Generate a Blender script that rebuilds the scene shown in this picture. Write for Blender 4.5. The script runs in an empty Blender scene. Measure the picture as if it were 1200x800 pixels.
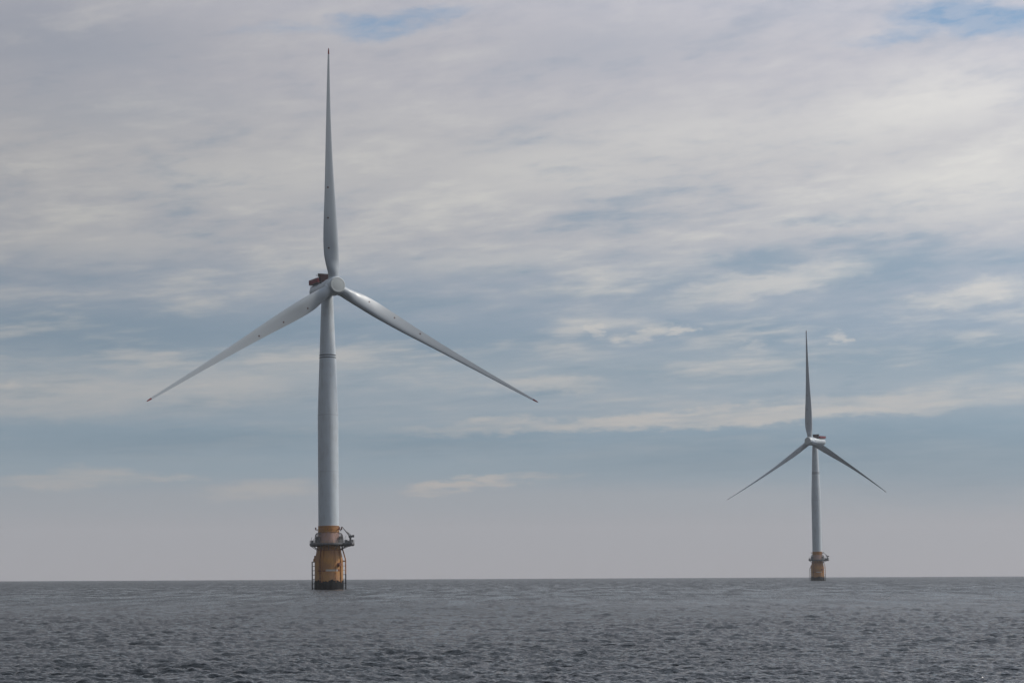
import bpy, bmesh, math, random
import numpy as np
from mathutils import Vector, Matrix, Euler

scene = bpy.context.scene
R = math.radians
COL = scene.collection

# ---------------------------------------------------------------- camera
EYE = 3.9                      # metres above the water, standing on a boat deck
EARTH = 7.4e6                  # effective earth radius (with refraction)
cam_data = bpy.data.cameras.new('camera')
cam_data.sensor_width = 36.0
cam_data.lens = 36.0 * 2690.0 / 1200.0
cam_data.clip_start = 0.5
cam_data.clip_end = 40000.0
cam = bpy.data.objects.new('camera', cam_data)
COL.objects.link(cam)
pitch, roll = R(5.835), R(0.272)
cam.matrix_world = (Matrix.Translation((0, 0, EYE)) @ Matrix.Rotation(R(90) + pitch, 4, 'X')
                    @ Matrix.Rotation(-roll, 4, 'Z'))
scene.camera = cam

# ---------------------------------------------------------------- render settings
scene.render.engine = 'CYCLES'
scene.cycles.use_denoising = True
scene.cycles.max_bounces = 6
scene.cycles.volume_bounces = 1
scene.view_settings.view_transform = 'Standard'
scene.view_settings.look = 'None'
scene.view_settings.exposure = 0.0
scene.view_settings.gamma = 1.0
scene.view_settings.use_curve_mapping = False

# ---------------------------------------------------------------- sun
SUN_AZ, SUN_EL = R(76), R(42)
sun_dir = Vector((math.sin(SUN_AZ) * math.cos(SUN_EL), math.cos(SUN_AZ) * math.cos(SUN_EL), math.sin(SUN_EL)))
sd = bpy.data.lights.new('sun', 'SUN')
sd.energy = 2.3
sd.angle = R(6)
sd.color = (1.0, 0.94, 0.86)
sun = bpy.data.objects.new('sun', sd)
sun.rotation_euler = sun_dir.to_track_quat('Z', 'Y').to_euler()
sun.location = (400, 100, 300)
COL.objects.link(sun)


# ---------------------------------------------------------------- node helper
class NT:
    def __init__(self, tree):
        self.t = tree

    def n(self, kind, **kw):
        nd = self.t.nodes.new(kind)
        for k, v in kw.items():
            setattr(nd, k, v)
        return nd

    def put(self, sock, v):
        if isinstance(v, bpy.types.NodeSocket):
            self.t.links.new(v, sock)
        else:
            sock.default_value = v

    def math(self, op, a, b=0.0, c=0.0, clamp=False):
        nd = self.n('ShaderNodeMath', operation=op, use_clamp=clamp)
        for i, v in enumerate((a, b, c)):
            self.put(nd.inputs[i], v)
        return nd.outputs[0]

    def vmath(self, op, a, b=None):
        nd = self.n('ShaderNodeVectorMath', operation=op)
        self.put(nd.inputs[0], a)
        if b is not None:
            self.put(nd.inputs[1], b)
        return nd.outputs['Value'] if op in ('LENGTH', 'DOT_PRODUCT') else nd.outputs[0]

    def comb(self, x, y, z):
        nd = self.n('ShaderNodeCombineXYZ')
        for i, v in enumerate((x, y, z)):
            self.put(nd.inputs[i], v)
        return nd.outputs[0]

    def noise(self, vec, scale, detail=4.0, rough=0.55, dist=0.0, out=0):
        nd = self.n('ShaderNodeTexNoise')
        self.put(nd.inputs['Vector'], vec)
        nd.inputs['Scale'].default_value = scale
        nd.inputs['Detail'].default_value = detail
        nd.inputs['Roughness'].default_value = rough
        nd.inputs['Distortion'].default_value = dist
        return nd.outputs[out]

    def remap(self, v, a, b, lo=0.0, hi=1.0, smooth=True):
        nd = self.n('ShaderNodeMapRange', interpolation_type='SMOOTHSTEP' if smooth else 'LINEAR')
        nd.clamp = True
        self.put(nd.inputs[0], v)
        for i, x in zip((1, 2, 3, 4), (a, b, lo, hi)):
            nd.inputs[i].default_value = x
        return nd.outputs[0]

    def mix(self, f, a, b, blend='MIX'):
        nd = self.n('ShaderNodeMix', data_type='RGBA', blend_type=blend)
        self.put(nd.inputs[0], f)
        self.put(nd.inputs[6], a)
        self.put(nd.inputs[7], b)
        return nd.outputs[2]

    def ramp(self, f, stops, interp='LINEAR'):
        nd = self.n('ShaderNodeValToRGB')
        nd.color_ramp.interpolation = interp
        e = nd.color_ramp.elements
        while len(e) < len(stops):
            e.new(0.5)
        for el, (p, c) in zip(e, stops):
            el.position = p
            el.color = (*c, 1.0)
        self.put(nd.inputs[0], f)
        return nd.outputs[0]


def srgb(r, g, b):
    f = lambda c: c / 12.92 if c <= 0.04045 else ((c + 0.055) / 1.055) ** 2.4
    return tuple(f(x / 255.0) for x in (r, g, b))


# ---------------------------------------------------------------- sky: Nishita behind a thin broken overcast
WORLD_STRENGTH = 0.10
world = bpy.data.worlds.new('World')
scene.world = world
world.use_nodes = True
for nd in list(world.node_tree.nodes):
    world.node_tree.nodes.remove(nd)
W = NT(world.node_tree)
sky = W.n('ShaderNodeTexSky', sky_type='NISHITA', sun_disc=False)
sky.sun_elevation = SUN_EL
sky.sun_rotation = SUN_AZ
sky.air_density = 1.0
sky.dust_density = 0.6
tc = W.n('ShaderNodeTexCoord')
dirv = W.vmath('NORMALIZE', tc.outputs['Generated'])
sep = W.n('ShaderNodeSeparateXYZ')
W.put(sep.inputs[0], dirv)
az = W.math('ARCTAN2', sep.outputs[0], sep.outputs[1])
el = W.math('ARCSINE', sep.outputs[2])
# azimuth and elevation of the sky in units of 1/2690 rad
K = 2690.0
U = W.math('MULTIPLY', az, K)
V = W.math('MAXIMUM', W.math('MULTIPLY', el, K), 0.0)
logV = W.math('LOGARITHM', W.math('ADD', V, 60.0), math.e)


def lin10(r, g, b, k=1.0):
    return tuple(x * k / WORLD_STRENGTH for x in srgb(r, g, b))


# cloud-deck base tone by elevation (the deck thins to bluish far haze low down)
EL_MAX = 4000.0
stops = [(0, (158, 156, 161)), (50, (156, 156, 162)), (90, (149, 155, 163)), (125, (134, 151, 164)), (165, (129, 148, 163)),
         (200, (144, 156, 167)), (240, (148, 159, 169)), (285, (137, 151, 166)), (335, (148, 157, 169)), (400, (168, 169, 174)),
         (480, (176, 175, 177)), (600, (173, 172, 178)), (700, (176, 176, 184))]
# keep the ramp resolution for the low sky: two ramps, joined at 720
low = W.ramp(W.math('DIVIDE', V, 720.0, clamp=True), [(p / 720.0, lin10(*c)) for p, c in stops if p <= 700], 'EASE')
high = W.ramp(W.math('DIVIDE', V, EL_MAX, clamp=True), [(0, lin10(176, 176, 184)), (0.35, lin10(168, 176, 188)), (1, lin10(146, 160, 180))])
base = W.mix(W.remap(V, 650, 1100), low, high)

# warped coordinates give every cloud a torn edge
wv = W.comb(W.math('DIVIDE', U, 130.0), W.math('MULTIPLY', logV, 9.0), 0.0)
wn = W.n('ShaderNodeTexNoise')
W.put(wn.inputs['Vector'], wv)
wn.inputs['Scale'].default_value = 1.0
wn.inputs['Detail'].default_value = 5.0
wn.inputs['Roughness'].default_value = 0.62
warp = W.vmath('SUBTRACT', wn.outputs['Color'], (0.5, 0.5, 0.5))
warp = W.vmath('MULTIPLY', warp, (150.0, 34.0, 0.0))
fn = W.n('ShaderNodeTexNoise')
W.put(fn.inputs['Vector'], W.comb(W.math('DIVIDE', U, 26.0), W.math('DIVIDE', V, 9.0), 4.0))
fn.inputs['Scale'].default_value = 1.0
fn.inputs['Detail'].default_value = 5.0
fn.inputs['Roughness'].default_value = 0.65
warp2 = W.vmath('MULTIPLY', W.vmath('SUBTRACT', fn.outputs['Color'], (0.5, 0.5, 0.5)), (52.0, 17.0, 0.0))
P = W.vmath('ADD', W.vmath('ADD', W.comb(U, V, 0.0), warp), warp2)

# layered texture of the deck, compressed towards the horizon as a flat deck is
tilt = W.math('ADD', logV, W.math('MULTIPLY', U, -0.00018))
n_big = W.noise(W.comb(W.math('DIVIDE', U, 300.0), W.math('MULTIPLY', tilt, 6.5), 3.1), 1.0, 3.0, 0.5, 0.3)
n_mid = W.noise(W.comb(W.math('DIVIDE', U, 120.0), W.math('MULTIPLY', tilt, 16.0), 2.7), 1.0, 5.0, 0.58, 0.25)
n_fine = W.noise(W.comb(W.math('DIVIDE', U, 48.0), W.math('MULTIPLY', tilt, 48.0), 1.7), 1.0, 4.0, 0.6, 0.2)
tex = W.math('ADD', W.math('MULTIPLY', W.math('SUBTRACT', n_big, 0.5), 1.5),
             W.math('ADD', W.math('MULTIPLY', W.math('SUBTRACT', n_mid, 0.5), 1.15),
                    W.math('MULTIPLY', W.math('SUBTRACT', n_fine, 0.5), W.remap(V, 300, 480, 0.55, 0.95))))
tex_amp = W.remap(V, 95, 250, 0.0, 1.0)
tex_hi = W.remap(V, 360, 560, 1.0, 0.62)
tex = W.math('MULTIPLY', W.math('MULTIPLY', tex, tex_amp), tex_hi)
light = W.math('MULTIPLY', W.remap(tex, -0.08, 0.55), 0.80)
dark = W.math('MULTIPLY', W.remap(W.math('MULTIPLY', tex, -1.0), -0.05, 0.55), 0.85)


def px(x, y):
    return (x - 600.0, 674.9 - y - 0.00475 * (x - 600.0))


def blob(x, y, sx, sy, rot, amp, hard=0.35):
    """a cloud (or a gap) at a bearing and elevation; returns its 0..amp mask"""
    mp = W.n('ShaderNodeMapping', vector_type='TEXTURE')
    W.put(mp.inputs['Vector'], P)
    u, v = px(x, y)
    mp.inputs['Location'].default_value = (u, v, 0)
    mp.inputs['Rotation'].default_value = (0, 0, R(rot))
    mp.inputs['Scale'].default_value = (sx, sy, 1)
    r = W.vmath('LENGTH', mp.outputs[0])
    return W.remap(r, 1.0, hard, 0.0, amp)


def total(base_mask, blobs):
    acc = base_mask
    for b in blobs:
        m = blob(*b)
        acc = m if acc is None else W.math('MAXIMUM', acc, m)
    return acc


LIGHT = [  # x, y, half-width, half-height, rotation, strength
    (90, 470, 260, 38, 2, 0.55, 0.2), (250, 455, 190, 26, 3, 0.5, 0.2), (20, 465, 90, 16, 0, 0.75, 0.2),
    (520, 573, 70, 9, 3, 0.75, 0.2), (575, 566, 55, 11, 8, 0.75, 0.2), (640, 560, 60, 7, 3, 0.45, 0.1), (310, 572, 110, 16, 2, 0.5, 0.2), (90, 562, 140, 15, 2, 0.55, 0.2), (180, 563, 60, 8, 0, 0.55, 0.2),
    (750, 393, 44, 10, 8, 0.8, 0.3), (790, 389, 24, 8, 10, 0.8, 0.3), (707, 387, 15, 12, 0, 0.75, 0.3), (985, 398, 20, 9, 10, 0.85, 0.3), (885, 404, 22, 6, 10, 0.55, 0.2),
    (1130, 352, 120, 20, 6, 0.75, 0.3), (900, 335, 200, 22, 10, 0.6, 0.3),
    (820, 490, 480, 13, 2, 0.75, 0.3), (1100, 468, 240, 16, 3, 0.65, 0.2), (640, 452, 110, 14, 0, 0.55, 0.2),
    (1080, 130, 260, 70, 8, 0.8, 0.0), (1120, 230, 220, 60, 4, 0.7, 0.0), (820, 160, 280, 60, 4, 0.5, 0.0),
    (640, 200, 300, 60, 4, 0.45, 0.0), (300, 215, 260, 50, 4, 0.4, 0.0), (330, 430, 200, 14, 3, 0.4, 0.2),
    (560, 310, 160, 22, 2, 0.4, 0.1), (40, 212, 70, 8, 2, 0.5, 0.1), (120, 290, 200, 30, 2, 0.35, 0.0),
]
DARK = [
    (895, 308, 95, 24, 6, 0.85, 0.15), (960, 264, 80, 12, 2, 0.65, 0.15), (800, 330, 160, 18, 4, 0.4, 0.1),
    (690, 345, 130, 18, 0, 0.55, 0.1), (90, 390, 240, 44, 2, 0.75, 0.1), (300, 420, 200, 24, 2, 0.5, 0.1),
    (600, 400, 190, 28, 0, 0.5, 0.1), (880, 392, 150, 26, 2, 0.65, 0.1), (1120, 420, 170, 40, 0, 0.7, 0.1),
    (800, 440, 300, 26, 0, 0.5, 0.1), (230, 520, 330, 26, 1, 0.7, 0.1), (520, 520, 260, 24, 1, 0.75, 0.1),
    (950, 530, 480, 48, 2, 0.95, 0.15), (1120, 540, 340, 75, 0, 0.85, 0.1), (760, 388, 60, 10, 10, 0.6, 0.2), (120, 130, 260, 60, 0, 0.3, 0.0),
    (500, 360, 150, 20, 0, 0.4, 0.0), (1130, 310, 120, 18, 4, 0.45, 0.1), (150, 395, 300, 50, 1, 0.8, 0.0), (520, 405, 260, 40, 1, 0.65, 0.0),
    (1000, 425, 330, 46, 0, 0.6, 0.0), (60, 60, 300, 110, 0, 0.45, 0.0), (720, 60, 220, 50, 3, 0.3, 0.0),
]
BLUE = [
    (1150, 36, 135, 30, -2, 1.0, 0.3), (1065, 56, 90, 14, 6, 0.6, 0.1), (440, 34, 95, 20, 4, 0.75, 0.15), (500, 22, 70, 12, 4, 0.65, 0.15),
    (340, 42, 80, 9, 4, 0.3, 0.1), (1330, 45, 120, 30, 0, 0.9, 0.3),
]
grain = W.remap(W.math('ADD', W.math('MULTIPLY', n_mid, 0.6), W.math('MULTIPLY', n_fine, 0.4)), 0.30, 0.62, 0.40, 1.15)
grain_i = W.math('SUBTRACT', 1.30, W.math('MULTIPLY', grain, 0.45))
light = W.math('MAXIMUM', light, W.math('MULTIPLY', total(None, LIGHT), grain), clamp=True)
dark = W.math('MAXIMUM', dark, W.math('MULTIPLY', total(None, DARK), grain_i), clamp=True)
blue = W.math('MULTIPLY', total(None, BLUE), W.remap(n_fine, 0.62, 0.36, 0.68, 1.1), clamp=True)
light_col = W.ramp(W.math('DIVIDE', V, 720.0, clamp=True),
                   [(0.0, lin10(170, 167, 165)), (0.15, lin10(178, 172, 168)), (0.4, lin10(190, 187, 183)),
                    (0.65, lin10(199, 197, 192)), (1.0, lin10(192, 190, 192))])
dark_col = W.ramp(W.math('DIVIDE', V, 720.0, clamp=True),
                  [(0.0, lin10(130, 140, 150)), (0.25, lin10(114, 137, 154)), (0.5, lin10(124, 143, 160)), (1.0, lin10(148, 154, 168))])
c = W.mix(dark, base, dark_col)
c = W.mix(light, c, light_col)
# lighter towards the sun's side of the sky
glow = W.math('MAXIMUM', W.vmath('DOT_PRODUCT', dirv, tuple(sun_dir)), 0.0)
side = W.math('ADD', 0.97, W.math('MULTIPLY', W.math('POWER', glow, 2.0), 1.15))
side = W.math('ADD', side, W.math('MULTIPLY', W.remap(U, -600, 600, -0.09, 0.20, False), W.remap(V, 40, 420)))
# added dimming of the unseen sky behind the boat, darkens the turbines' near faces
side = W.math('MULTIPLY', side, W.remap(W.vmath('DOT_PRODUCT', dirv, (0.45, 0.80, 0.35)), -0.9, 0.6, 0.38, 1.0))
c = W.vmath('MULTIPLY', c, W.comb(side, side, side))
c = W.mix(blue, c, sky.outputs[0])
c = W.mix(0.04, c, sky.outputs[0])
bg = W.n('ShaderNodeBackground')
W.put(bg.inputs['Color'], c)
bg.inputs['Strength'].default_value = WORLD_STRENGTH
wo = W.n('ShaderNodeOutputWorld')
W.t.links.new(bg.outputs[0], wo.inputs['Surface'])
world.cycles.sampling_method = 'MANUAL'
world.cycles.sample_map_resolution = 1024


# ---------------------------------------------------------------- object helpers
def tag(o, label=None, cat=None, group=None, kind=None):
    for k, v in (('label', label), ('category', cat), ('group', group), ('kind', kind)):
        if v:
            o[k] = v
    return o


def link_mesh(name, verts, faces, mat, parent=None, smooth=True, angle=35.0):
    me = bpy.data.meshes.new(name)
    me.from_pydata([tuple(v) for v in verts], [], faces)
    me.validate()
    bm = bmesh.new()
    bm.from_mesh(me)
    bmesh.ops.recalc_face_normals(bm, faces=bm.faces)
    bm.to_mesh(me)
    bm.free()
    if smooth:
        me.polygons.foreach_set('use_smooth', [True] * len(me.polygons))
        me.set_sharp_from_angle(angle=R(angle))
    me.materials.append(mat)
    o = bpy.data.objects.new(name, me)
    COL.objects.link(o)
    if parent:
        o.parent = parent
    return o


class MB:
    """collects boxes, lathes, tubes and lofts into one mesh"""

    def __init__(self):
        self.v, self.f = [], []

    def add(self, verts, faces):
        b = len(self.v)
        self.v += [Vector(p) for p in verts]
        self.f += [tuple(b + i for i in f) for f in faces]

    def box(self, c, s, m=None, taper=1.0):
        x, y, z = (a / 2 for a in s)
        vs = [Vector((sx * x * (taper if sz < 0 else 1), sy * y, sz * z)) for sx in (-1, 1) for sy in (-1, 1) for sz in (-1, 1)]
        if m is not None:
            vs = [m @ p for p in vs]
        vs = [p + Vector(c) for p in vs]
        self.add(vs, [(0, 1, 3, 2), (4, 6, 7, 5), (0, 4, 5, 1), (2, 3, 7, 6), (0, 2, 6, 4), (1, 5, 7, 3)])

    def lathe(self, prof, n=64, m=None, cap=(True, True)):
        vs, fs = [], []
        for (r, z) in prof:
            for i in range(n):
                a = 2 * math.pi * i / n
                vs.append(Vector((r * math.cos(a), r * math.sin(a), z)))
        for j in range(len(prof) - 1):
            for i in range(n):
                k = (i + 1) % n
                fs.append((j * n + i, j * n + k, (j + 1) * n + k, (j + 1) * n + i))
        if cap[0]:
            fs.append(tuple(range(n))[::-1])
        if cap[1]:
            fs.append(tuple((len(prof) - 1) * n + i for i in range(n)))
        if m is not None:
            vs = [m @ p for p in vs]
        self.add(vs, fs)

    def tube(self, pts, r, n=8):
        pts = [Vector(p) for p in pts]
        vs, fs = [], []
        for i, p in enumerate(pts):
            t = (pts[min(i + 1, len(pts) - 1)] - pts[max(i - 1, 0)]).normalized()
            a = t.orthogonal() if abs(t.z) > 0.9 else t.cross(Vector((0, 0, 1)))
            if abs(t.z) > 0.9:
                a = Vector((1, 0, 0)) - t * t.x
            a.normalize()
            b = t.cross(a)
            for k in range(n):
                w = 2 * math.pi * k / n
                vs.append(p + (a * math.cos(w) + b * math.sin(w)) * (r[i] if isinstance(r, (list, tuple)) else r))
        for i in range(len(pts) - 1):
            for k in range(n):
                q = (k + 1) % n
                fs.append((i * n + k, i * n + q, (i + 1) * n + q, (i + 1) * n + k))
        fs.append(tuple(range(n))[::-1])
        fs.append(tuple((len(pts) - 1) * n + k for k in range(n)))
        self.add(vs, fs)

    def loft(self, rings, caps=True):
        n = len(rings[0])
        vs = [p for ring in rings for p in ring]
        fs = []
        for j in range(len(rings) - 1):
            for i in range(n):
                k = (i + 1) % n
                fs.append((j * n + i, j * n + k, (j + 1) * n + k, (j + 1) * n + i))
        if caps:
            fs.append(tuple(range(n))[::-1])
            fs.append(tuple((len(rings) - 1) * n + i for i in range(n)))
        self.add(vs, fs)

    def build(self, name, mat, parent=None, smooth=True, angle=35.0):
        return link_mesh(name, self.v, self.f, mat, parent, smooth, angle)


# ---------------------------------------------------------------- materials
def material(name):
    m = bpy.data.materials.new(name)
    m.use_nodes = True
    t = NT(m.node_tree)
    b = m.node_tree.nodes['Principled BSDF']
    return m, t, b


def paint(name, col, rough=0.4, dirt=(0.5, 0.5, 0.5), dirt_amt=0.25, streak=True, scale=0.35, bump=0.0, spec=0.5):
    m, t, b = material(name)
    co = t.n('ShaderNodeTexCoord').outputs['Object']
    sv = t.vmath('MULTIPLY', co, (1.0, 1.0, 0.12) if streak else (1.0, 1.0, 1.0))
    n1 = t.noise(sv, scale * 4, 5.0, 0.6)
    n2 = t.noise(co, scale, 3.0, 0.5)
    f = t.math('MULTIPLY', t.remap(t.math('ADD', t.math('MULTIPLY', n1, 0.6), t.math('MULTIPLY', n2, 0.4)), 0.42, 0.72), dirt_amt)
    cc = t.mix(f, (*col, 1), (*dirt, 1))
    t.put(b.inputs['Base Color'], cc)
    t.put(b.inputs['Roughness'], t.remap(n1, 0.3, 0.7, rough - 0.06, rough + 0.08))
    b.inputs['Specular IOR Level'].default_value = spec
    if bump:
        bp = t.n('ShaderNodeBump')
        bp.inputs['Strength'].default_value = bump
        bp.inputs['Distance'].default_value = 0.05
        t.put(bp.inputs['Height'], t.noise(co, 3.0, 4.0, 0.6))
        t.put(b.inputs['Normal'], bp.outputs[0])
    return m


M = {}
M['white'] = paint('turbine white paint', (0.555, 0.605, 0.635), 0.40, (0.40, 0.41, 0.41), 0.55)
M['seam'] = paint('grey section joint', (0.36, 0.375, 0.39), 0.5, (0.3, 0.3, 0.3), 0.4)
M['cap'] = paint('grey spinner cap', (0.47, 0.50, 0.49), 0.5, (0.40, 0.41, 0.40), 0.4, streak=False)
M['blade'] = paint('blade gelcoat', (0.38, 0.415, 0.44), 0.34, (0.33, 0.34, 0.34), 0.35, scale=0.25)
M['red'] = paint('red tip paint', (0.16, 0.011, 0.015), 0.5, (0.18, 0.03, 0.03), 0.4)
M['redmesh'] = paint('red railing panel', (0.25, 0.03, 0.05), 0.55, (0.33, 0.15, 0.17), 0.7, streak=False, scale=1.2)
M['spot'] = paint('receptor metal', (0.09, 0.045, 0.04), 0.5, (0.05, 0.04, 0.04), 0.3)
M['cooler'] = paint('dark cooler frame', (0.03, 0.03, 0.035), 0.55, (0.07, 0.03, 0.035), 0.6, scale=1.0)
M['grille'] = paint('maroon cooler grille', (0.06, 0.02, 0.024), 0.6, (0.03, 0.025, 0.03), 0.6, scale=1.0)
M['steel'] = paint('galvanised dark steel', (0.11, 0.115, 0.12), 0.55, (0.13, 0.07, 0.045), 0.55, scale=0.8)
M['steel_light'] = paint('galvanised railing', (0.23, 0.235, 0.24), 0.5, (0.14, 0.10, 0.08), 0.5, scale=0.8)
M['band'] = paint('dark seam', (0.06, 0.065, 0.07), 0.6, (0.1, 0.1, 0.1), 0.3)
M['pale'] = paint('pale marking band', (0.50, 0.49, 0.46), 0.55, (0.34, 0.24, 0.16), 0.7, scale=0.8)
M['rust'] = paint('rusted steel', (0.20, 0.065, 0.03), 0.75, (0.09, 0.035, 0.02), 0.8, scale=1.0)
M['orange'] = paint('rust-stained yellow paint', (0.46, 0.20, 0.05), 0.6, (0.20, 0.065, 0.03), 0.8, scale=0.8)
M['growth'] = paint('wet marine growth', (0.007, 0.0075, 0.008), 0.85, (0.022, 0.019, 0.015), 0.8, streak=False, scale=0.9, bump=0.9, spec=0.15)


def yellow_steel():
    m, t, b = material('weathered yellow steel')
    co = t.n('ShaderNodeTexCoord').outputs['Object']
    s = t.n('ShaderNodeSeparateXYZ')
    t.put(s.inputs[0], co)
    ang = t.math('ARCTAN2', s.outputs[1], s.outputs[0])
    wrap = t.comb(t.math('MULTIPLY', t.math('COSINE', ang), 5.0), t.math('MULTIPLY', t.math('SINE', ang), 5.0), t.math('MULTIPLY', s.outputs[2], 0.10))
    streaks = t.noise(wrap, 1.6, 6.0, 0.68)
    patch = t.noise(co, 0.28, 5.0, 0.6)
    c1 = t.mix(t.remap(patch, 0.38, 0.66), (0.46, 0.215, 0.042, 1), (0.34, 0.155, 0.050, 1))
    c2 = t.mix(t.math('MULTIPLY', t.remap(streaks, 0.50, 0.74), 0.85), c1, (0.20, 0.07, 0.03, 1))
    # chalky pink-grey flaking just above the work platform
    zj = t.math('ADD', s.outputs[2], t.math('MULTIPLY', t.math('SUBTRACT', patch, 0.5), 1.6))
    up = t.math('MULTIPLY', t.remap(zj, 14.7, 15.3), t.remap(zj, 18.5, 18.1))
    c3 = t.mix(t.math('MULTIPLY', up, t.remap(t.noise(co, 0.9, 4, 0.6), 0.30, 0.5, 0.35, 0.9)), c2, (0.42, 0.27, 0.235, 1))
    # salt-bleached paler zone low down
    lowz = t.math('MULTIPLY', t.remap(zj, 6.4, 4.0), 0.35)
    c4 = t.mix(lowz, c3, (0.44, 0.25, 0.13, 1))
    t.put(b.inputs['Base Color'], c4)
    b.inputs['Roughness'].default_value = 0.55
    bp = t.n('ShaderNodeBump')
    bp.inputs['Strength'].default_value = 0.25
    bp.inputs['Distance'].default_value = 0.05
    t.put(bp.inputs['Height'], streaks)
    t.put(b.inputs['Normal'], bp.outputs[0])
    return m


M['yellow'] = yellow_steel()


# ---------------------------------------------------------------- the sea: one curved sheet out past the horizon
def sea_material():
    m, t, b = material('sea water')
    geo = t.n('ShaderNodeNewGeometry').outputs['Position']
    flat = t.vmath('MULTIPLY', geo, (1.0, 1.0, 0.0))
    rotm = t.n('ShaderNodeMapping')
    t.put(rotm.inputs['Vector'], flat)
    rotm.inputs['Rotation'].default_value = (0, 0, R(14))
    rotm.inputs['Scale'].default_value = (0.38, 1.0, 1.0)
    rv = rotm.outputs[0]
    h1 = t.noise(rv, 1.5, 4.0, 0.6, 0.2)
    h2 = t.noise(rv, 5.0, 3.0, 0.6, 0.3)
    gust = t.noise(t.vmath('MULTIPLY', flat, (0.011, 0.0065, 0.0)), 1.0, 3.0, 0.55)
    amp = t.remap(gust, 0.36, 0.64, 0.75, 1.7)
    # the mesh carries the wave slopes near the boat; farther out, where its rows are wider than a wave, the bump does
    far = t.remap(t.vmath('LENGTH', flat), 150.0, 1100.0, 1.0, 1.5)
    amp = t.math('MULTIPLY', amp, far)
    h = t.math('MULTIPLY', t.math('ADD', t.math('MULTIPLY', h1, 0.34), t.math('MULTIPLY', h2, 0.09)), amp)
    bp = t.n('ShaderNodeBump')
    bp.inputs['Strength'].default_value = 0.7
    bp.inputs['Distance'].default_value = 1.0
    t.put(bp.inputs['Height'], h)
    t.put(b.inputs['Normal'], bp.outputs[0])
    b.inputs['Base Color'].default_value = (0.008, 0.0105, 0.012, 1)
    # slopes smaller than the picture can resolve act as roughness far out
    dist = t.vmath('LENGTH', flat)
    lanes = t.noise(t.vmath('MULTIPLY', flat, (0.16, 0.020, 0.0)), 1.0, 3.0, 0.65)      # wind lanes
    lanes = t.math('MULTIPLY', t.remap(lanes, 0.32, 0.68, -0.16, 0.16), t.remap(dist, 150.0, 500.0, 0.0, 1.0))
    logd = t.math('LOGARITHM', dist, 10.0)
    t.put(b.inputs['Roughness'], t.math('ADD', t.remap(logd, 1.9, 3.1, 0.06, 0.37, False), lanes))
    b.inputs['IOR'].default_value = 1.333
    b.inputs['Specular IOR Level'].default_value = 0.43
    return m


def fft_tile(size, n, wind, wdir, sigma, seed, cut):
    rng = np.random.default_rng(seed)
    k1 = 2 * np.pi * np.fft.fftfreq(n, size / n)
    kx, ky = np.meshgrid(k1, k1, indexing='ij')
    k = np.hypot(kx, ky)
    k[0, 0] = 1e-6
    L = wind * wind / 9.81
    cosw = (kx * math.cos(wdir) + ky * math.sin(wdir)) / k
    ph = np.exp(-1.0 / (k * L) ** 2) / k ** 3.7 * (0.12 + 0.88 * cosw ** 2) * np.exp(-(k * cut) ** 2)
    ph[0, 0] = 0
    hk = (rng.normal(size=(n, n)) + 1j * rng.normal(size=(n, n))) * np.sqrt(ph)
    h = np.fft.ifft2(hk).real
    s = sigma / h.std()
    dx = np.fft.ifft2(-1j * kx / k * hk).real * s
    dy = np.fft.ifft2(-1j * ky / k * hk).real * s
    return (h * s).astype(np.float32), dx.astype(np.float32), dy.astype(np.float32)


def sample(tile, size, x, y):
    n = tile[0].shape[0]
    fx, fy = (x / size * n) % n, (y / size * n) % n
    ix, iy = fx.astype(np.int32), fy.astype(np.int32)
    ax, ay = (fx - ix), (fy - iy)
    ix %= n
    iy %= n
    jx, jy = (ix + 1) % n, (iy + 1) % n
    return [a[ix, iy] * (1 - ax) * (1 - ay) + a[jx, iy] * ax * (1 - ay) + a[ix, jy] * (1 - ax) * ay + a[jx, jy] * ax * ay for a in tile]


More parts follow.
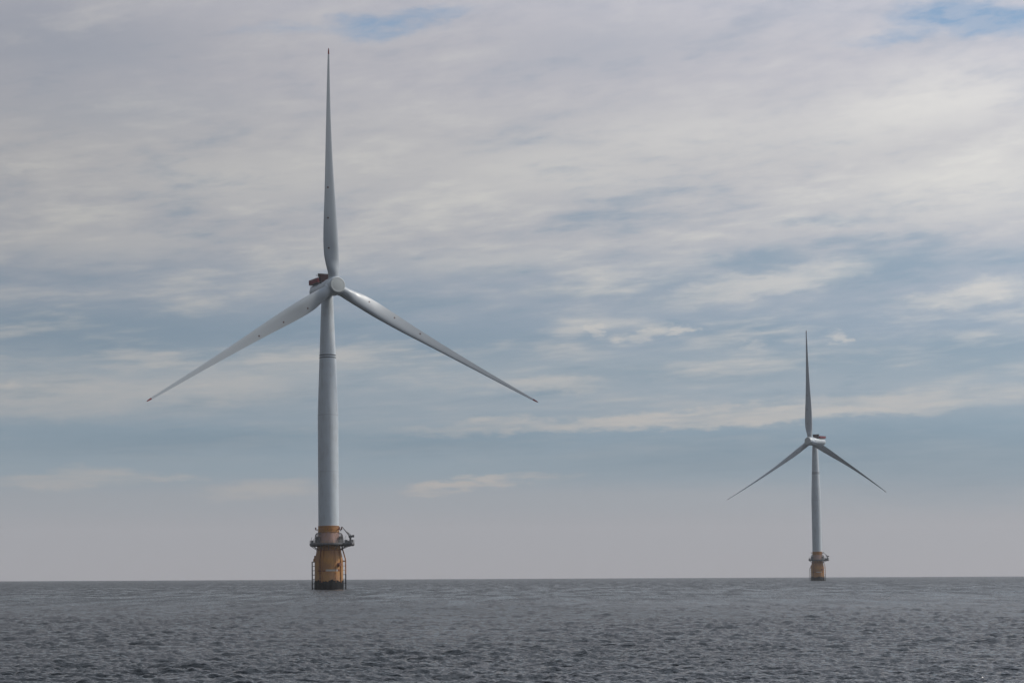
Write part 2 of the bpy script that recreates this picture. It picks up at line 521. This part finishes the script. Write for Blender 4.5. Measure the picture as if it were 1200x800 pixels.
def build_sea():
    fine = np.radians(np.linspace(-16.0, 16.0, 1500))
    coarse = np.radians(np.linspace(16.0, 344.0, 150))[1:-1]
    ang = np.concatenate([fine, coarse])
    rad = [0.6, 6.0, 20.0, 40.0, 55.0, 66.0]
    d = 72.0
    while d < 8400.0:
        rad.append(d)
        d += max(0.10, d * d / (2690 * EYE) * float(np.interp(d, [300, 2000], [0.17, 0.30])))
    rad += [8400.0, 8700.0]
    rad = np.array(rad)
    nr, na = len(rad), len(ang)
    print('sea grid', nr, na, nr * na)
    rr, aa = np.meshgrid(rad, ang, indexing='ij')
    x, y = rr * np.sin(aa), rr * np.cos(aa)
    infan = (np.abs(np.where(aa > np.pi, aa - 2 * np.pi, aa)) < R(16.2)).astype(np.float64)
    z = np.zeros_like(x)
    ox, oy = np.zeros_like(x), np.zeros_like(x)
    gust = np.full_like(x, 1.0)                      # calmer and rougher patches
    for kx, ky, p in ((0.071, 0.023, 0.3), (-0.043, 0.037, 1.9), (0.131, -0.029, 4.0), (0.019, 0.061, 2.2), (-0.162, 0.071, 5.1)):
        gust = gust + 0.075 * np.sin(kx * x + ky * y + p + 1.3 * np.sin(0.6 * ky * x - 0.5 * kx * y + 2 * p))
    gust = np.clip(gust, 0.75, 1.25)
    for (size, wind, wd, sig, seed, rot, cut, reach) in ((131.0, 3.6, -1.80, 0.054, 3, 0.0, 0.06, 5000.0), (47.0, 2.2, -1.35, 0.048, 8, 0.41, 0.025, 4000.0),
                                                         (19.0, 1.35, -1.75, 0.023, 5, -0.33, 0.012, 3000.0)):
        tile = fft_tile(size, 1024, wind, wd - rot, sig, seed, cut)
        c, s = math.cos(rot), math.sin(rot)
        h, dx, dy = sample(tile, size, x * c + y * s, -x * s + y * c)
        fade = 1.0 / (1.0 + (rr / reach) ** 3) * infan * np.clip((rr - 40) / 30, 0, 1)
        fade = fade * gust
        z += h * fade
        chop = 0.3 * fade * np.clip(1.6 - rr / 500.0, 0, 1)
        ox += (c * dx - s * dy) * chop
        oy += (s * dx + c * dy) * chop
    x, y = x + ox, y + oy
    z = z - (x * x + y * y) / (2 * EARTH)
    co = np.stack([x, y, z], -1).reshape(-1, 3).astype(np.float32)
    i, j = np.meshgrid(np.arange(nr - 1), np.arange(na), indexing='ij')
    k = (j + 1) % na
    quads = np.stack([i * na + j, i * na + k, (i + 1) * na + k, (i + 1) * na + j], -1).reshape(-1, 4)[:, ::-1]
    nv, nq = len(co), len(quads)
    co = np.concatenate([co, np.array([[0, 0, 0]], np.float32)])
    tris = np.stack([np.full(na, nv), (np.arange(na) + 1) % na, np.arange(na)], -1)
    loops = np.concatenate([quads.reshape(-1), tris.reshape(-1)]).astype(np.int32)
    starts = np.concatenate([np.arange(nq) * 4, nq * 4 + np.arange(na) * 3]).astype(np.int32)
    me = bpy.data.meshes.new('sea')
    me.vertices.add(len(co))
    me.vertices.foreach_set('co', co.reshape(-1))
    me.loops.add(len(loops))
    me.loops.foreach_set('vertex_index', loops)
    me.polygons.add(len(starts))
    me.polygons.foreach_set('loop_start', starts)
    me.polygons.foreach_set('use_smooth', np.ones(len(starts), bool))
    me.update(calc_edges=True)
    if me.polygons[nq // 2].normal.z < 0:
        me.flip_normals()
    me.materials.append(sea_material())
    o = bpy.data.objects.new('sea', me)
    COL.objects.link(o)
    tag(o, 'grey rippled open sea reaching to a level horizon', 'sea', kind='structure')
    return o


build_sea()

# ---------------------------------------------------------------- haze
hz = MB()
hz.box((0, 0, (190 - 7) / 2.0), (17800, 17800, 197))
m = bpy.data.materials.new('sea haze')
m.use_nodes = True
m.node_tree.nodes.clear()
vol = m.node_tree.nodes.new('ShaderNodeVolumePrincipled')
vol.inputs['Color'].default_value = (0.94, 0.95, 0.97, 1)
vol.inputs['Density'].default_value = 0.00006
mo = m.node_tree.nodes.new('ShaderNodeOutputMaterial')
m.node_tree.links.new(vol.outputs[0], mo.inputs['Volume'])
haze = hz.build('haze', m, smooth=False)
tag(haze, 'thin pale sea haze over the water', 'haze', kind='stuff')

# ---------------------------------------------------------------- wind turbine
HUB_Z, OVER, ROTOR_R, NAC_TILT = 98.3, 6.1, 77.6, R(3.2)
GROUP = 'floating wind turbines standing in the sea'


def naca(t, n=20):
    """closed section, chord 1, leading edge at +0.5"""
    xs = [0.5 * (1 - math.cos(math.pi * i / n)) for i in range(n + 1)]
    th = lambda x: 5 * t * (0.2969 * math.sqrt(x) - 0.126 * x - 0.3516 * x * x + 0.2843 * x ** 3 - 0.1036 * x ** 4)
    cam_ = lambda x: 0.035 * 4 * x * (1 - x)
    up = [(0.5 - x, cam_(x) + th(x)) for x in xs]
    dn = [(0.5 - x, cam_(x) - th(x)) for x in xs[1:-1]][::-1]
    return up + dn


R_ST = [1.9, 3.2, 4.6, 6.2, 8.0, 10.0, 12.5, 15.5, 19, 23, 28, 34, 41, 48, 55, 62, 68, 73, 75.7, 77.0, 77.6]
CHORD = [3.5, 3.5, 3.62, 4.15, 4.65, 4.98, 5.15, 5.15, 4.92, 4.55, 4.0, 3.35, 2.72, 2.2, 1.72, 1.34, 1.02, 0.76, 0.62, 0.46, 0.22]
THICK = [1.0, 1.0, 0.97, 0.80, 0.64, 0.54, 0.45, 0.39, 0.34, 0.30, 0.27, 0.25, 0.23, 0.22, 0.21, 0.20, 0.19, 0.19, 0.19, 0.19, 0.19]
TWIST = [13, 13, 13, 13, 12.5, 12, 11, 9.5, 8, 6.8, 5.5, 4.2, 3.0, 2.0, 1.2, 0.6, 0.2, 0, 0, 0, 0]
NSEC = 40


def section(r):
    c = float(np.interp(r, R_ST, CHORD))
    t = float(np.interp(r, R_ST, THICK))
    tw = R(float(np.interp(r, R_ST, TWIST)))
    off = -7.4 * (r / ROTOR_R) ** 1.7            # coned and pre-bent upwind (towards -Y)
    # pitch axis drifts: leading edge nearly straight, trailing edge takes the bulge
    ax = float(np.interp(r, [1.9, 4.6, 10, 14, 28, 77.6], [0.0, 0.0, -0.42, -0.42, -0.15, 0.0]))
    blend = min(1.0, max(0.0, (t - 0.36) / 0.60))
    blend = blend * blend * (3 - 2 * blend)
    pts = []
    foil = naca(min(t, 0.42), NSEC // 2)
    for i, (fx, fy) in enumerate(foil):
        a = 2 * math.pi * i / len(foil)
        cx, cy = 0.5 * math.cos(a), 0.5 * math.sin(a)
        px_, py_ = (fx * (1 - blend) + cx * blend) * c, (fy * (1 - blend) + cy * blend * min(1, t * 1.02)) * c
        # leading edge (+X) rotated upwind
        qx, qy = px_ * math.cos(-tw) - py_ * math.sin(-tw), px_ * math.sin(-tw) + py_ * math.cos(-tw)
        pts.append(Vector((qx + ax, qy + off, r * 1.014)))
    return pts


def fine_stations(a, b, n):
    return [a + (b - a) * i / (n - 1) for i in range(n)]


def build_blade(root):
    st = sorted(set([round(x, 3) for x in fine_stations(1.9, 20, 26) + fine_stations(20, 75.7, 40)]))
    b = MB()
    b.loft([section(r) for r in st])
    blade = b.build('blade', M['blade'], root, angle=50)
    t = MB()
    t.loft([section(r) for r in (75.7, 76.2, 76.7, 77.1, 77.4, 77.6)])
    tip = t.build('blade_tip', M['red'], blade, angle=50)
    tip['label'] = 'red painted blade tip'
    for r in (12.5, 22.4, 32.4):
        s = section(r)
        # a point on the upwind face, towards the trailing edge
        lo = min(range(len(s)), key=lambda i: abs(i - int(len(s) * 0.68)))
        p, q = s[lo], s[lo + 1]
        nrm = Vector((q - p)).cross(Vector((0, 0, 1))).normalized()
        if nrm.y > 0:
            nrm = -nrm
        k = MB()
        k.lathe([(0.30, -0.03), (0.30, 0.02), (0.20, 0.035)], 14, Matrix.Translation(p.lerp(q, 0.5)) @ nrm.to_track_quat('Z', 'Y').to_matrix().to_4x4())
        k.build('lightning_receptor', M['spot'], blade)
    # root collar ring
    k = MB()
    k.lathe([(1.60, 2.85), (1.74, 2.9), (1.74, 3.2), (1.60, 3.24)], 48)
    k.build('root_collar', M['white'], blade)
    return blade


def build_turbine():
    root = bpy.data.objects.new('wind_turbine', None)
    root.empty_display_size = 5
    COL.objects.link(root)
    base_parts = []

    # --- floating base: broad drum at the waterline, cone up through the platform to the tower flange
    b = MB()
    b.lathe([(4.60, -7.0), (4.60, 9.3), (4.54, 9.6), (4.12, 11.6), (3.86, 13.2), (3.80, 13.6), (3.62, 15.6), (3.42, 17.9), (3.38, 18.4)], 96)
    base = b.build('floating_base', M['yellow'], root, angle=25)
    base_parts.append(base)
    g = MB()                                          # torn upper edge of the weed and mussels
    rng = random.Random(4)
    n = 144
    ring_lo = [Vector((4.69 * math.cos(2 * math.pi * i / n), 4.69 * math.sin(2 * math.pi * i / n), -6.9)) for i in range(n)]
    ph = [rng.uniform(0, 6.28) for _ in range(5)]
    top_h = [2.75 + 0.22 * math.sin(5 * 2 * math.pi * i / n + ph[0]) + 0.15 * math.sin(13 * 2 * math.pi * i / n + ph[1])
             + 0.10 * math.sin(29 * 2 * math.pi * i / n + ph[2]) + rng.uniform(-0.14, 0.14) for i in range(n)]
    ring_mid = [Vector((4.74 * math.cos(2 * math.pi * i / n), 4.74 * math.sin(2 * math.pi * i / n), top_h[i] - 0.35)) for i in range(n)]
    ring_hi = [Vector((4.62 * math.cos(2 * math.pi * i / n), 4.62 * math.sin(2 * math.pi * i / n), top_h[i])) for i in range(n)]
    ring_in = [Vector((4.46 * math.cos(2 * math.pi * i / n), 4.46 * math.sin(2 * math.pi * i / n), top_h[i] - 0.05)) for i in range(n)]
    g.loft([ring_lo, ring_mid, ring_hi, ring_in], caps=False)
    g.build('marine_growth', M['growth'], base)
    # pale marking band with rusty ends, facing the boat (-Y side), and the seam ring under the platform
    for (nm, z0, z1, a0, a1, mt, pr) in (('marking_band', 5.75, 6.35, -103, -52, 'pale', 0.02), ('rust_line', 5.70, 6.05, -141, -104, 'rust', 0.02),
                                         ('rust_line', 5.75, 6.40, -51, -40, 'rust', 0.03)):
        k = MB()
        nn = 24
        rings = []
        for i in range(nn + 1):
            a = R(a0 + (a1 - a0) * i / nn)
            e = Vector((math.cos(a), math.sin(a), 0))
            rings.append([e * (4.60 - 0.02) + Vector((0, 0, z0)), e * (4.60 + pr) + Vector((0, 0, z0)), e * (4.60 + pr) + Vector((0, 0, z1)), e * (4.60 - 0.02) + Vector((0, 0, z1))])
        k.loft(rings)
        k.build(nm, M[mt], base, angle=30)
    k = MB()
    k.lathe([(3.9, 12.45), (4.06, 12.47), (4.06, 12.6), (3.9, 12.62)], 72, cap=(False, False))
    k.build('seam_ring', M['rust'], base)
    # cable pipes strapped to the drum
    for a, rr_, mt, zt in ((-118, 0.13, 'orange', 12.8), (-127, 0.10, 'rust', 12.9), (-35, 0.15, 'orange', 12.9), (-62, 0.08, 'orange', 12.4)):
        e = Vector((math.cos(R(a)), math.sin(R(a)), 0))
        k = MB()
        k.tube([e * 4.82 + Vector((0, 0, 2.2)), e * 4.82 + Vector((0, 0, 9.4)), e * 4.66 + Vector((0, 0, 10.2)), e * 4.2 + Vector((0, 0, zt))], rr_, 10)
        for z in (3.6, 5.2, 7.2, 8.8):
            k.box(e * 4.70 + Vector((0, 0, z)), (0.42, 0.42, 0.12), Matrix.Rotation(R(a), 3, 'Z'))
        k.build('cable_pipe', M[mt], base)
    # rusted bollard boss on the sunny side
    a = R(-47)
    e = Vector((math.cos(a), math.sin(a), 0))
    k = MB()
    k.lathe([(0.62, -0.1), (0.62, 0.28), (0.40, 0.32), (0.40, 0.75), (0.58, 0.78), (0.58, 0.9)], 28,
            Matrix.Translation(e * 4.58 + Vector((0, 0, 7.9))) @ e.to_track_quat('Z', 'Y').to_matrix().to_4x4())
    k.build('mooring_bollard', M['rust'], base)
    # stepped fender shoulder on the left flank, at the top of the drum
    for a in (182, 170):
        e = Vector((math.cos(R(a)), math.sin(R(a)), 0))
        k = MB()
        k.box(e * 4.8 + Vector((0, 0, 9.4)), (0.5, 0.9, 1.0), Matrix.Rotation(R(a), 3, 'Z'))
        k.box(e * 4.45 + Vector((0, 0, 10.2)), (0.6, 0.5, 1.4), Matrix.Rotation(R(a), 3, 'Z'))
        k.build('fender_bracket', M['orange'], base)

    # --- yellow flange ring under the tower
    b = MB()
    b.lathe([(3.35, 18.38), (3.50, 18.42), (3.50, 18.62), (3.40, 18.68), (3.40, 20.2), (3.48, 20.25), (3.48, 20.42), (3.34, 20.46)], 96)
    fl = b.build('tower_flange', M['yellow'], root, angle=25)
    base_parts.append(fl)
    for a in (180, 0, -35):
        e = Vector((math.cos(R(a)), math.sin(R(a)), 0))
        k = MB()
        k.tube([e * 3.3 + Vector((0, 0, 19.3)), e * 4.15 + Vector((0, 0, 19.35))], 0.10, 8)
        k.tube([e * 3.3 + Vector((0, 0, 18.8)), e * 4.05 + Vector((0, 0, 19.3))], 0.06, 8)
        k.box(e * 4.2 + Vector((0, 0, 19.45)), (0.38, 0.38, 0.5), Matrix.Rotation(R(a), 3, 'Z'))
        k.lathe([(0.20, 0), (0.22, 0.12), (0.16, 0.32), (0.05, 0.38)], 14, Matrix.Translation(e * 4.2 + Vector((0, 0, 19.7))))
        k.build('navigation_lamp', M['rust'], fl)
    for a, s in ((-95, 0.62), (-72, 0.5)):
        e = Vector((math.cos(R(a)), math.sin(R(a)), 0))
        k = MB()
        k.box(e * 3.5 + Vector((0, 0, 19.35)), (0.28, s, 0.55), Matrix.Rotation(R(a), 3, 'Z'))
        k.build('junction_box', M['orange'], fl)

    # --- dark rounded cable arches standing on the platform either side of the cone
    for a in (-158, -140, -31, -14):
        e = Vector((math.cos(R(a)), math.sin(R(a)), 0))
        tng = Vector((-e.y, e.x, 0))
        k = MB()
        for sgn in (-0.36, 0.36):
            k.tube([e * 4.65 + tng * sgn + Vector((0, 0, 14.75)), e * 4.62 + tng * sgn + Vector((0, 0, 16.7)), e * 4.45 + tng * sgn + Vector((0, 0, 17.6)),
                    e * 4.1 + tng * sgn + Vector((0, 0, 18.05)), e * 3.55 + tng * sgn + Vector((0, 0, 18.15))], 0.11, 10)
        for z in (15.3, 15.9, 16.5, 17.1):
            k.tube([e * 4.62 + tng * -0.36 + Vector((0, 0, z)), e * 4.62 + tng * 0.36 + Vector((0, 0, z))], 0.05, 6)
        k.box(e * 4.1 + Vector((0, 0, 15.9)), (0.5, 0.62, 2.2), Matrix.Rotation(R(a), 3, 'Z'))
        o = k.build('cable_arch', M['steel'], root)
        base_parts.append(o)

    # --- work platform: round deck with a lay-down wing to one side
    def edge(a):
        """outer radius of the deck in direction a (degrees)"""
        return 6.2

    outline = []
    for i in range(0, 361, 6):
        a = -90 + i
        aa = (a + 180) % 360 - 180
        r_ = 6.2
        if -40 <= aa <= 40:
            r_ = min(8.3 / max(0.2, math.cos(R(aa))), 9.2)
        outline.append(Vector((r_ * math.cos(R(aa)), r_ * math.sin(R(aa)), 0)))
    outline = outline[:-1]
    inner = [Vector((3.78 * math.cos(math.atan2(p.y, p.x)), 3.78 * math.sin(math.atan2(p.y, p.x)), 0)) for p in outline]
    b = MB()
    z0, z1 = 14.22, 14.62
    ringA = [p + Vector((0, 0, z1)) for p in inner]
    ringB = [p + Vector((0, 0, z1)) for p in outline]
    ringC = [p + Vector((0, 0, z0)) for p in outline]
    ringD = [p + Vector((0, 0, z0)) for p in inner]
    b.loft([ringA, ringB, ringC, ringD, ringA], caps=False)
    deck = b.build('work_platform', M['steel'], root, angle=20)
    base_parts.append(deck)
    # radial beams and knee braces under the deck
    for a in range(0, 360, 30):
        e = Vector((math.cos(R(a)), math.sin(R(a)), 0))
        L = 8.1 if a in (0, 30, 330) else 6.0
        k = MB()
        k.box(e * (L + 3.7) / 2 + Vector((0, 0, 14.05)), (L - 3.7, 0.22, 0.34), Matrix.Rotation(R(a), 3, 'Z'))
        k.tube([e * 3.85 + Vector((0, 0, 12.7)), e * (5.6 if L < 7 else 6.6) + Vector((0, 0, 13.9))], 0.10, 8)
        k.build('platform_brace', M['steel'], deck)
    # railing: posts with three rails and a toe board
    k = MB()
    n = len(outline)
    for z in (14.95, 15.3, 15.72):
        loop = [outline[i] * 0.985 + Vector((0, 0, z)) for i in range(n)] + [outline[0] * 0.985 + Vector((0, 0, z))]
        for i in range(n):
            k.tube([loop[i], loop[i + 1]], 0.045, 6)
    for i in range(0, n, 2):
        k.tube([outline[i] * 0.985 + Vector((0, 0, 14.6)), outline[i] * 0.985 + Vector((0, 0, 15.74))], 0.05, 6)
    for i in range(n):
        p, q = outline[i] * 0.995, outline[(i + 1) % n] * 0.995
        mid, d = (p + q) / 2, q - p
        k.box(mid + Vector((0, 0, 14.74)), (d.length, 0.03, 0.22), Matrix.Rotation(math.atan2(d.y, d.x), 3, 'Z'))
    k.build('railing', M['steel_light'], deck)
    # things bolted to the deck: cabinets, a tall aerial, wire cage
    for (x, y, sx, sy, sz) in ((5.6, -1.4, 0.9, 0.7, 1.15), (7.4, 0.9, 1.0, 0.8, 1.3), (-5.2, -1.6, 0.7, 0.7, 1.1), (6.5, 2.0, 0.8, 1.2, 1.0)):
        k = MB()
        k.box((x, y, 14.64 + sz / 2), (sx, sy, sz))
        k.box((x, y, 14.66 + sz), (sx + 0.08, sy + 0.08, 0.05))
        k.build('deck_cabinet', M['steel'], deck)
    for (x, y, h) in ((5.5, -2.6, 2.5), (-5.6, -1.2, 2.1), (-4.95, -2.6, 1.6), (4.9, -2.2, 1.9)):
        k = MB()
        k.tube([(x, y, 14.6), (x, y, 14.6 + h)], [0.07, 0.05], 8)
        k.tube([(x, y, 14.6 + h), (x + 0.35, y, 14.55 + h + 0.1)], 0.04, 6)
        k.build('deck_pole', M['steel'], deck)

    # --- davit crane on the wing, its boom folded up and inboard
    k = MB()
    cx, cy = 7.0, -0.9
    k.lathe([(0.48, 14.62), (0.48, 14.8), (0.32, 14.85), (0.32, 16.4), (0.44, 16.45), (0.44, 16.75)], 24, Matrix.Translation((cx, cy, 0)))
    k.box((cx + 0.15, cy, 17.0), (1.5, 0.8, 0.55))
    k.box((cx + 0.9, cy, 17.05), (0.7, 0.9, 0.75))
    crane = k.build('davit_crane', M['steel'], root)
    base_parts.append(crane)
    k = MB()
    p0, p1 = Vector((cx - 0.2, cy, 17.15)), Vector((cx - 2.65, cy - 0.1, 20.15))
    k.tube([p0, p1], [0.24, 0.15], 10)
    k.tube([p1, p1 + Vector((-0.25, 0, -0.15)), p1 + Vector((-0.4, 0, -0.6))], 0.10, 8)
    k.build('crane_boom', M['steel_light'], crane)
    k = MB()
    k.tube([Vector((cx + 0.3, cy, 17.3)), p0.lerp(p1, 0.45) + Vector((0.1, 0, 0.1))], 0.10, 8)
    k.build('crane_ram', M['steel'], crane)
    k = MB()
    k.tube([p1 + Vector((-0.4, 0, -0.6)), p1 + Vector((-0.4, 0, -1.1))], 0.03, 6)
    k.lathe([(0.05, -0.2), (0.14, -0.1), (0.14, 0.1), (0.05, 0.2)], 12, Matrix.Translation(p1 + Vector((-0.4, 0, -1.25))))
    k.build('crane_hook', M['steel'], crane)

    # --- boat landings: two fender posts with rungs on either flank
    def landing(x_out, y, top, mat_low, mat_up, split, with_riser, r_post):
        sg = 1 if x_out > 0 else -1
        k = MB()
        k.tube([(x_out, y, -3.0), (x_out, y, split)], r_post, 12)
        z = -2.3
        while z < split:
            k.tube([(sg * 4.3, y + 0.05, z), (x_out, y, z)], 0.10 if sg < 0 else 0.07, 8)
            z += 1.4
        lo = k.build('boat_landing', mat_low, root)
        base_parts.append(lo)
        u = MB()
        u.tube([(x_out, y, split), (x_out, y, top)], r_post, 12)
        z += 0.0
        while z <= top + 0.01:
            u.tube([(sg * 4.3, y + 0.05, z), (x_out, y, z)], 0.10 if sg < 0 else 0.07, 8)
            z += 1.4
        u.tube([(sg * 4.2, y + 0.05, top - 0.12), (x_out, y, top - 0.12)], 0.14, 8)
        u.build('ladder', mat_up, lo)
        if with_riser:
            q = MB()
            q.tube([(x_out, y, top), (x_out - 0.15, y, top + 0.8), (sg * 4.35, y, 13.2), (sg * 4.2, y, 14.1)], 0.20, 10)
            q.build('access_riser', M['orange'], lo)
            q = MB()
            q.tube([(sg * 4.46, y - 0.01, 12.5), (sg * 4.2, y - 0.01, 14.25)], 0.26, 10)
            q.tube([(sg * 3.9, y, 14.0), (sg * 4.7, y, 14.0)], 0.16, 8)
            q.build('riser_collar', M['steel'], lo)
    landing(-5.38, -0.9, 9.0, M['growth'], M['steel'], 2.6, False, 0.19)
    landing(5.42, -1.0, 9.2, M['growth'], M['orange'], 4.9, True, 0.19)

    # --- tower
    b = MB()
    prof = [(3.33, 20.46), (3.335, 32), (3.34, 44), (3.33, 56.5), (3.24, 60), (3.02, 66), (2.80, 72), (2.58, 78), (2.36, 84), (2.14, 90), (1.98, 94.3), (1.96, 96.0)]
    b.lathe(prof, 96)
    tower = b.build('tower', M['white'], root, angle=25)
    rad_at = lambda z: float(np.interp(z, [p[1] for p in prof], [p[0] for p in prof]))
    for z, h, mt, pr in ((75.35, 0.34, 'band', 0.05), (76.15, 0.34, 'band', 0.05), (56.5, 0.16, 'seam', 0.03), (38.0, 0.10, 'seam', 0.02)):
        k = MB()
        k.lathe([(rad_at(z) - 0.02, z - h / 2), (rad_at(z) + pr, z - h / 2 + 0.02), (rad_at(z) + pr, z + h / 2 - 0.02), (rad_at(z) - 0.06, z + h / 2)], 96, cap=(False, False))
        k.build('tower_joint', M[mt], tower)
    tower_parts = [tower]

    # --- nacelle (axis along -Y, rear at +Y); built about the tower-top point, tilted with the shaft
    NZ = HUB_Z
    toY = Matrix.Rotation(R(90), 4, 'X')            # lathe +Z  ->  -Y
    b = MB()
    b.lathe([(1.7, -10.15), (2.2, -10.0), (2.46, -9.4), (2.5, -8.0), (2.5, 0.5), (2.52, 1.6), (2.78, 2.0), (2.80, 3.6), (2.62, 3.95), (2.2, 4.1)], 80, toY)
    b.lathe([(1.98, -2.55), (2.0, -1.2)], 64)       # yaw bearing neck
    nac = b.build('nacelle', M['white'], root, angle=30)
    nac.location = (0, 0, NZ - OVER * math.tan(NAC_TILT) * 0)
    nac.rotation_euler = (-NAC_TILT, 0, 0)
    # passive cooler standing across the roof
    k = MB()
    yb = 1.35
    fr = [Vector((-2.6, 0, 5.05)), Vector((2.6, 0, 5.05)), Vector((1.8, 0, 1.75)), Vector((-1.8, 0, 1.75))]
    k.loft([[p + Vector((0, yb - 0.42, 0)) for p in fr], [p + Vector((0, yb + 0.42, 0)) for p in fr]])
    cool = k.build('cooler', M['cooler'], nac, smooth=False)
    for face in (yb - 0.44, yb + 0.44):
        k = MB()
        q = [Vector((-2.32, 0, 4.75)), Vector((2.32, 0, 4.75)), Vector((1.72, 0, 2.5)), Vector((-1.72, 0, 2.5))]
        k.loft([[p + Vector((0, face - 0.03, 0)) for p in q], [p + Vector((0, face + 0.03, 0)) for p in q]])
        for i in range(10):
            z = 2.62 + i * 0.22
            hw = 1.72 + (z - 2.5) / 2.25 * 0.60
            k.box((0, face + (0.05 if face > yb else -0.05), z), (hw * 2 - 0.06, 0.05, 0.09))
        k.build('cooler_grille', M['grille'], nac, smooth=False)
    # hoist platform with red panels on thin legs
    k = MB()
    y0, y1, hw, zf = 2.9, 10.2, 2.2, 2.42
    k.box((0, (y0 + y1) / 2, zf), (hw * 2, y1 - y0, 0.12))
    for y in np.arange(y0 + 0.1, y1, 0.9):
        for s in (-1, 1):
            k.tube([(s * hw * 0.97, y, 0.9), (s * hw * 0.97, y, zf)], 0.05, 6)
    plat = k.build('hoist_platform', M['steel_light'], nac, smooth=False)
    k = MB()
    for s in (-1, 1):
        k.box((s * hw, (y0 + y1) / 2, zf + 0.82), (0.05, y1 - y0, 1.3))
    k.box((0, y1, zf + 0.82), (hw * 2 - 0.06, 0.05, 1.3))
    k.box((0, y0, zf + 0.82), (hw * 2 - 0.06, 0.05, 1.3))
    k.build('railing_panel', M['redmesh'], nac, smooth=False)
    k = MB()
    for y in np.linspace(y0, y1, 7):
        for s in (-1, 1):
            k.tube([(s * (hw + 0.07), y, zf), (s * (hw + 0.07), y, zf + 1.56)], 0.05, 6)
    for s in (-1, 1):
        for z in (zf + 1.54, zf + 0.12):
            k.tube([(s * (hw + 0.06), y0, z), (s * (hw + 0.06), y1, z)], 0.045, 6)
    k.build('railing_frame', M['rust'], nac)
    # wind mast
    k = MB()
    k.tube([(-1.9, 3.2, 2.5), (-1.95, 3.1, 5.0)], [0.08, 0.05], 8)
    k.tube([(-2.4, 3.1, 4.55), (-1.4, 3.1, 4.75)], 0.05, 6)
    k.lathe([(0.05, 0), (0.2, 0.12), (0.2, 0.2), (0.05, 0.3)], 10, Matrix.Translation((-2.4, 3.1, 4.6)))
    k.lathe([(0.05, 0), (0.16, 0.1), (0.16, 0.35), (0.05, 0.4)], 10, Matrix.Translation((-1.4, 3.1, 4.75)))
    k.build('wind_mast', M['steel_light'], nac)
    k = MB()
    k.tube([(1.4, 3.0, 2.3), (1.4, 3.0, 4.3)], 0.06, 8)
    k.build('aerial', M['steel_light'], nac)

    # --- hub with rounded spinner
    b = MB()
    b.lathe([(2.4, -2.3), (2.75, -2.1), (2.9, -1.2), (2.94, 0.2), (2.88, 1.4), (2.78, 2.2), (2.62, 2.64)], 80, toY)
    for a in (0, 120, 240):                          # blade bosses
        b.lathe([(2.15, 0.6), (2.08, 1.9), (1.92, 2.5), (1.86, 2.9), (1.80, 2.95)], 48, Matrix.Rotation(R(a), 4, 'Y'))
    hub = b.build('hub', M['white'], root, angle=32)
    k = MB()
    k.lathe([(2.50, 2.6), (2.60, 2.66), (2.62, 2.78), (2.52, 2.92), (2.36, 2.98), (2.3, 2.97), (1.6, 3.06), (0.9, 3.11), (0.2, 3.13)], 80, toY)
    k.build('spinner_cap', M['cap'], hub, angle=25)
    blades = [build_blade(root)]
    for _ in (1, 2):
        c_ = blades[0].copy()
        COL.objects.link(c_)
        for ch in blades[0].children:
            d_ = ch.copy()
            COL.objects.link(d_)
            d_.parent = c_
        blades.append(c_)
    return root


def copy_tree(o, parent=None):
    c_ = o.copy()
    COL.objects.link(c_)
    if parent:
        c_.parent = parent
    for ch in list(o.children):
        copy_tree(ch, c_)
    return c_


HEADED = ('nacelle', 'hub', 'blade')


def pose(root, x, y, yaw, lean, tilt, psi, base_yaw, blade_pitch, label):
    root.location = (x, y, -(x * x + y * y) / (2 * EARTH))
    root.rotation_euler = (-lean, 0, yaw)
    tag(root, label, 'wind turbine', GROUP)
    hubp = Vector((0, -OVER, HUB_Z - 0.6 + OVER * math.tan(tilt)))
    k = 0
    for ch in root.children:
        nm = ch.name.split('.')[0]
        if nm == 'nacelle':
            ch.rotation_euler = (R(-0.3), 0, 0)
        elif nm == 'hub':
            ch.matrix_local = Matrix.Translation(hubp) @ Matrix.Rotation(-tilt, 4, 'X') @ Matrix.Rotation(-psi, 4, 'Y')
        elif nm == 'blade':
            ch.matrix_local = Matrix.Translation(hubp) @ Matrix.Rotation(-tilt, 4, 'X') @ Matrix.Rotation(-(psi + k * 2 * math.pi / 3), 4, 'Y') @ Matrix.Rotation(-blade_pitch, 4, 'Z')
            k += 1
        elif nm != 'tower':
            ch.rotation_euler = (0, 0, base_yaw - yaw)       # the base keeps its own heading


near = build_turbine()
far = copy_tree(near)
pose(near, -59.6, 747.2, R(27.3), R(1.41), R(4.1), R(2.2), R(4.5), R(-6),
     'large white wind turbine in the foreground with red blade tips and yellow floating base')
pose(far, 215.06, 1629.5, R(-42.8), R(-0.21), R(4.0), R(3.9), R(-7.5), R(-36),
     'small hazy white wind turbine far off near the horizon, rotor turned leftwards')
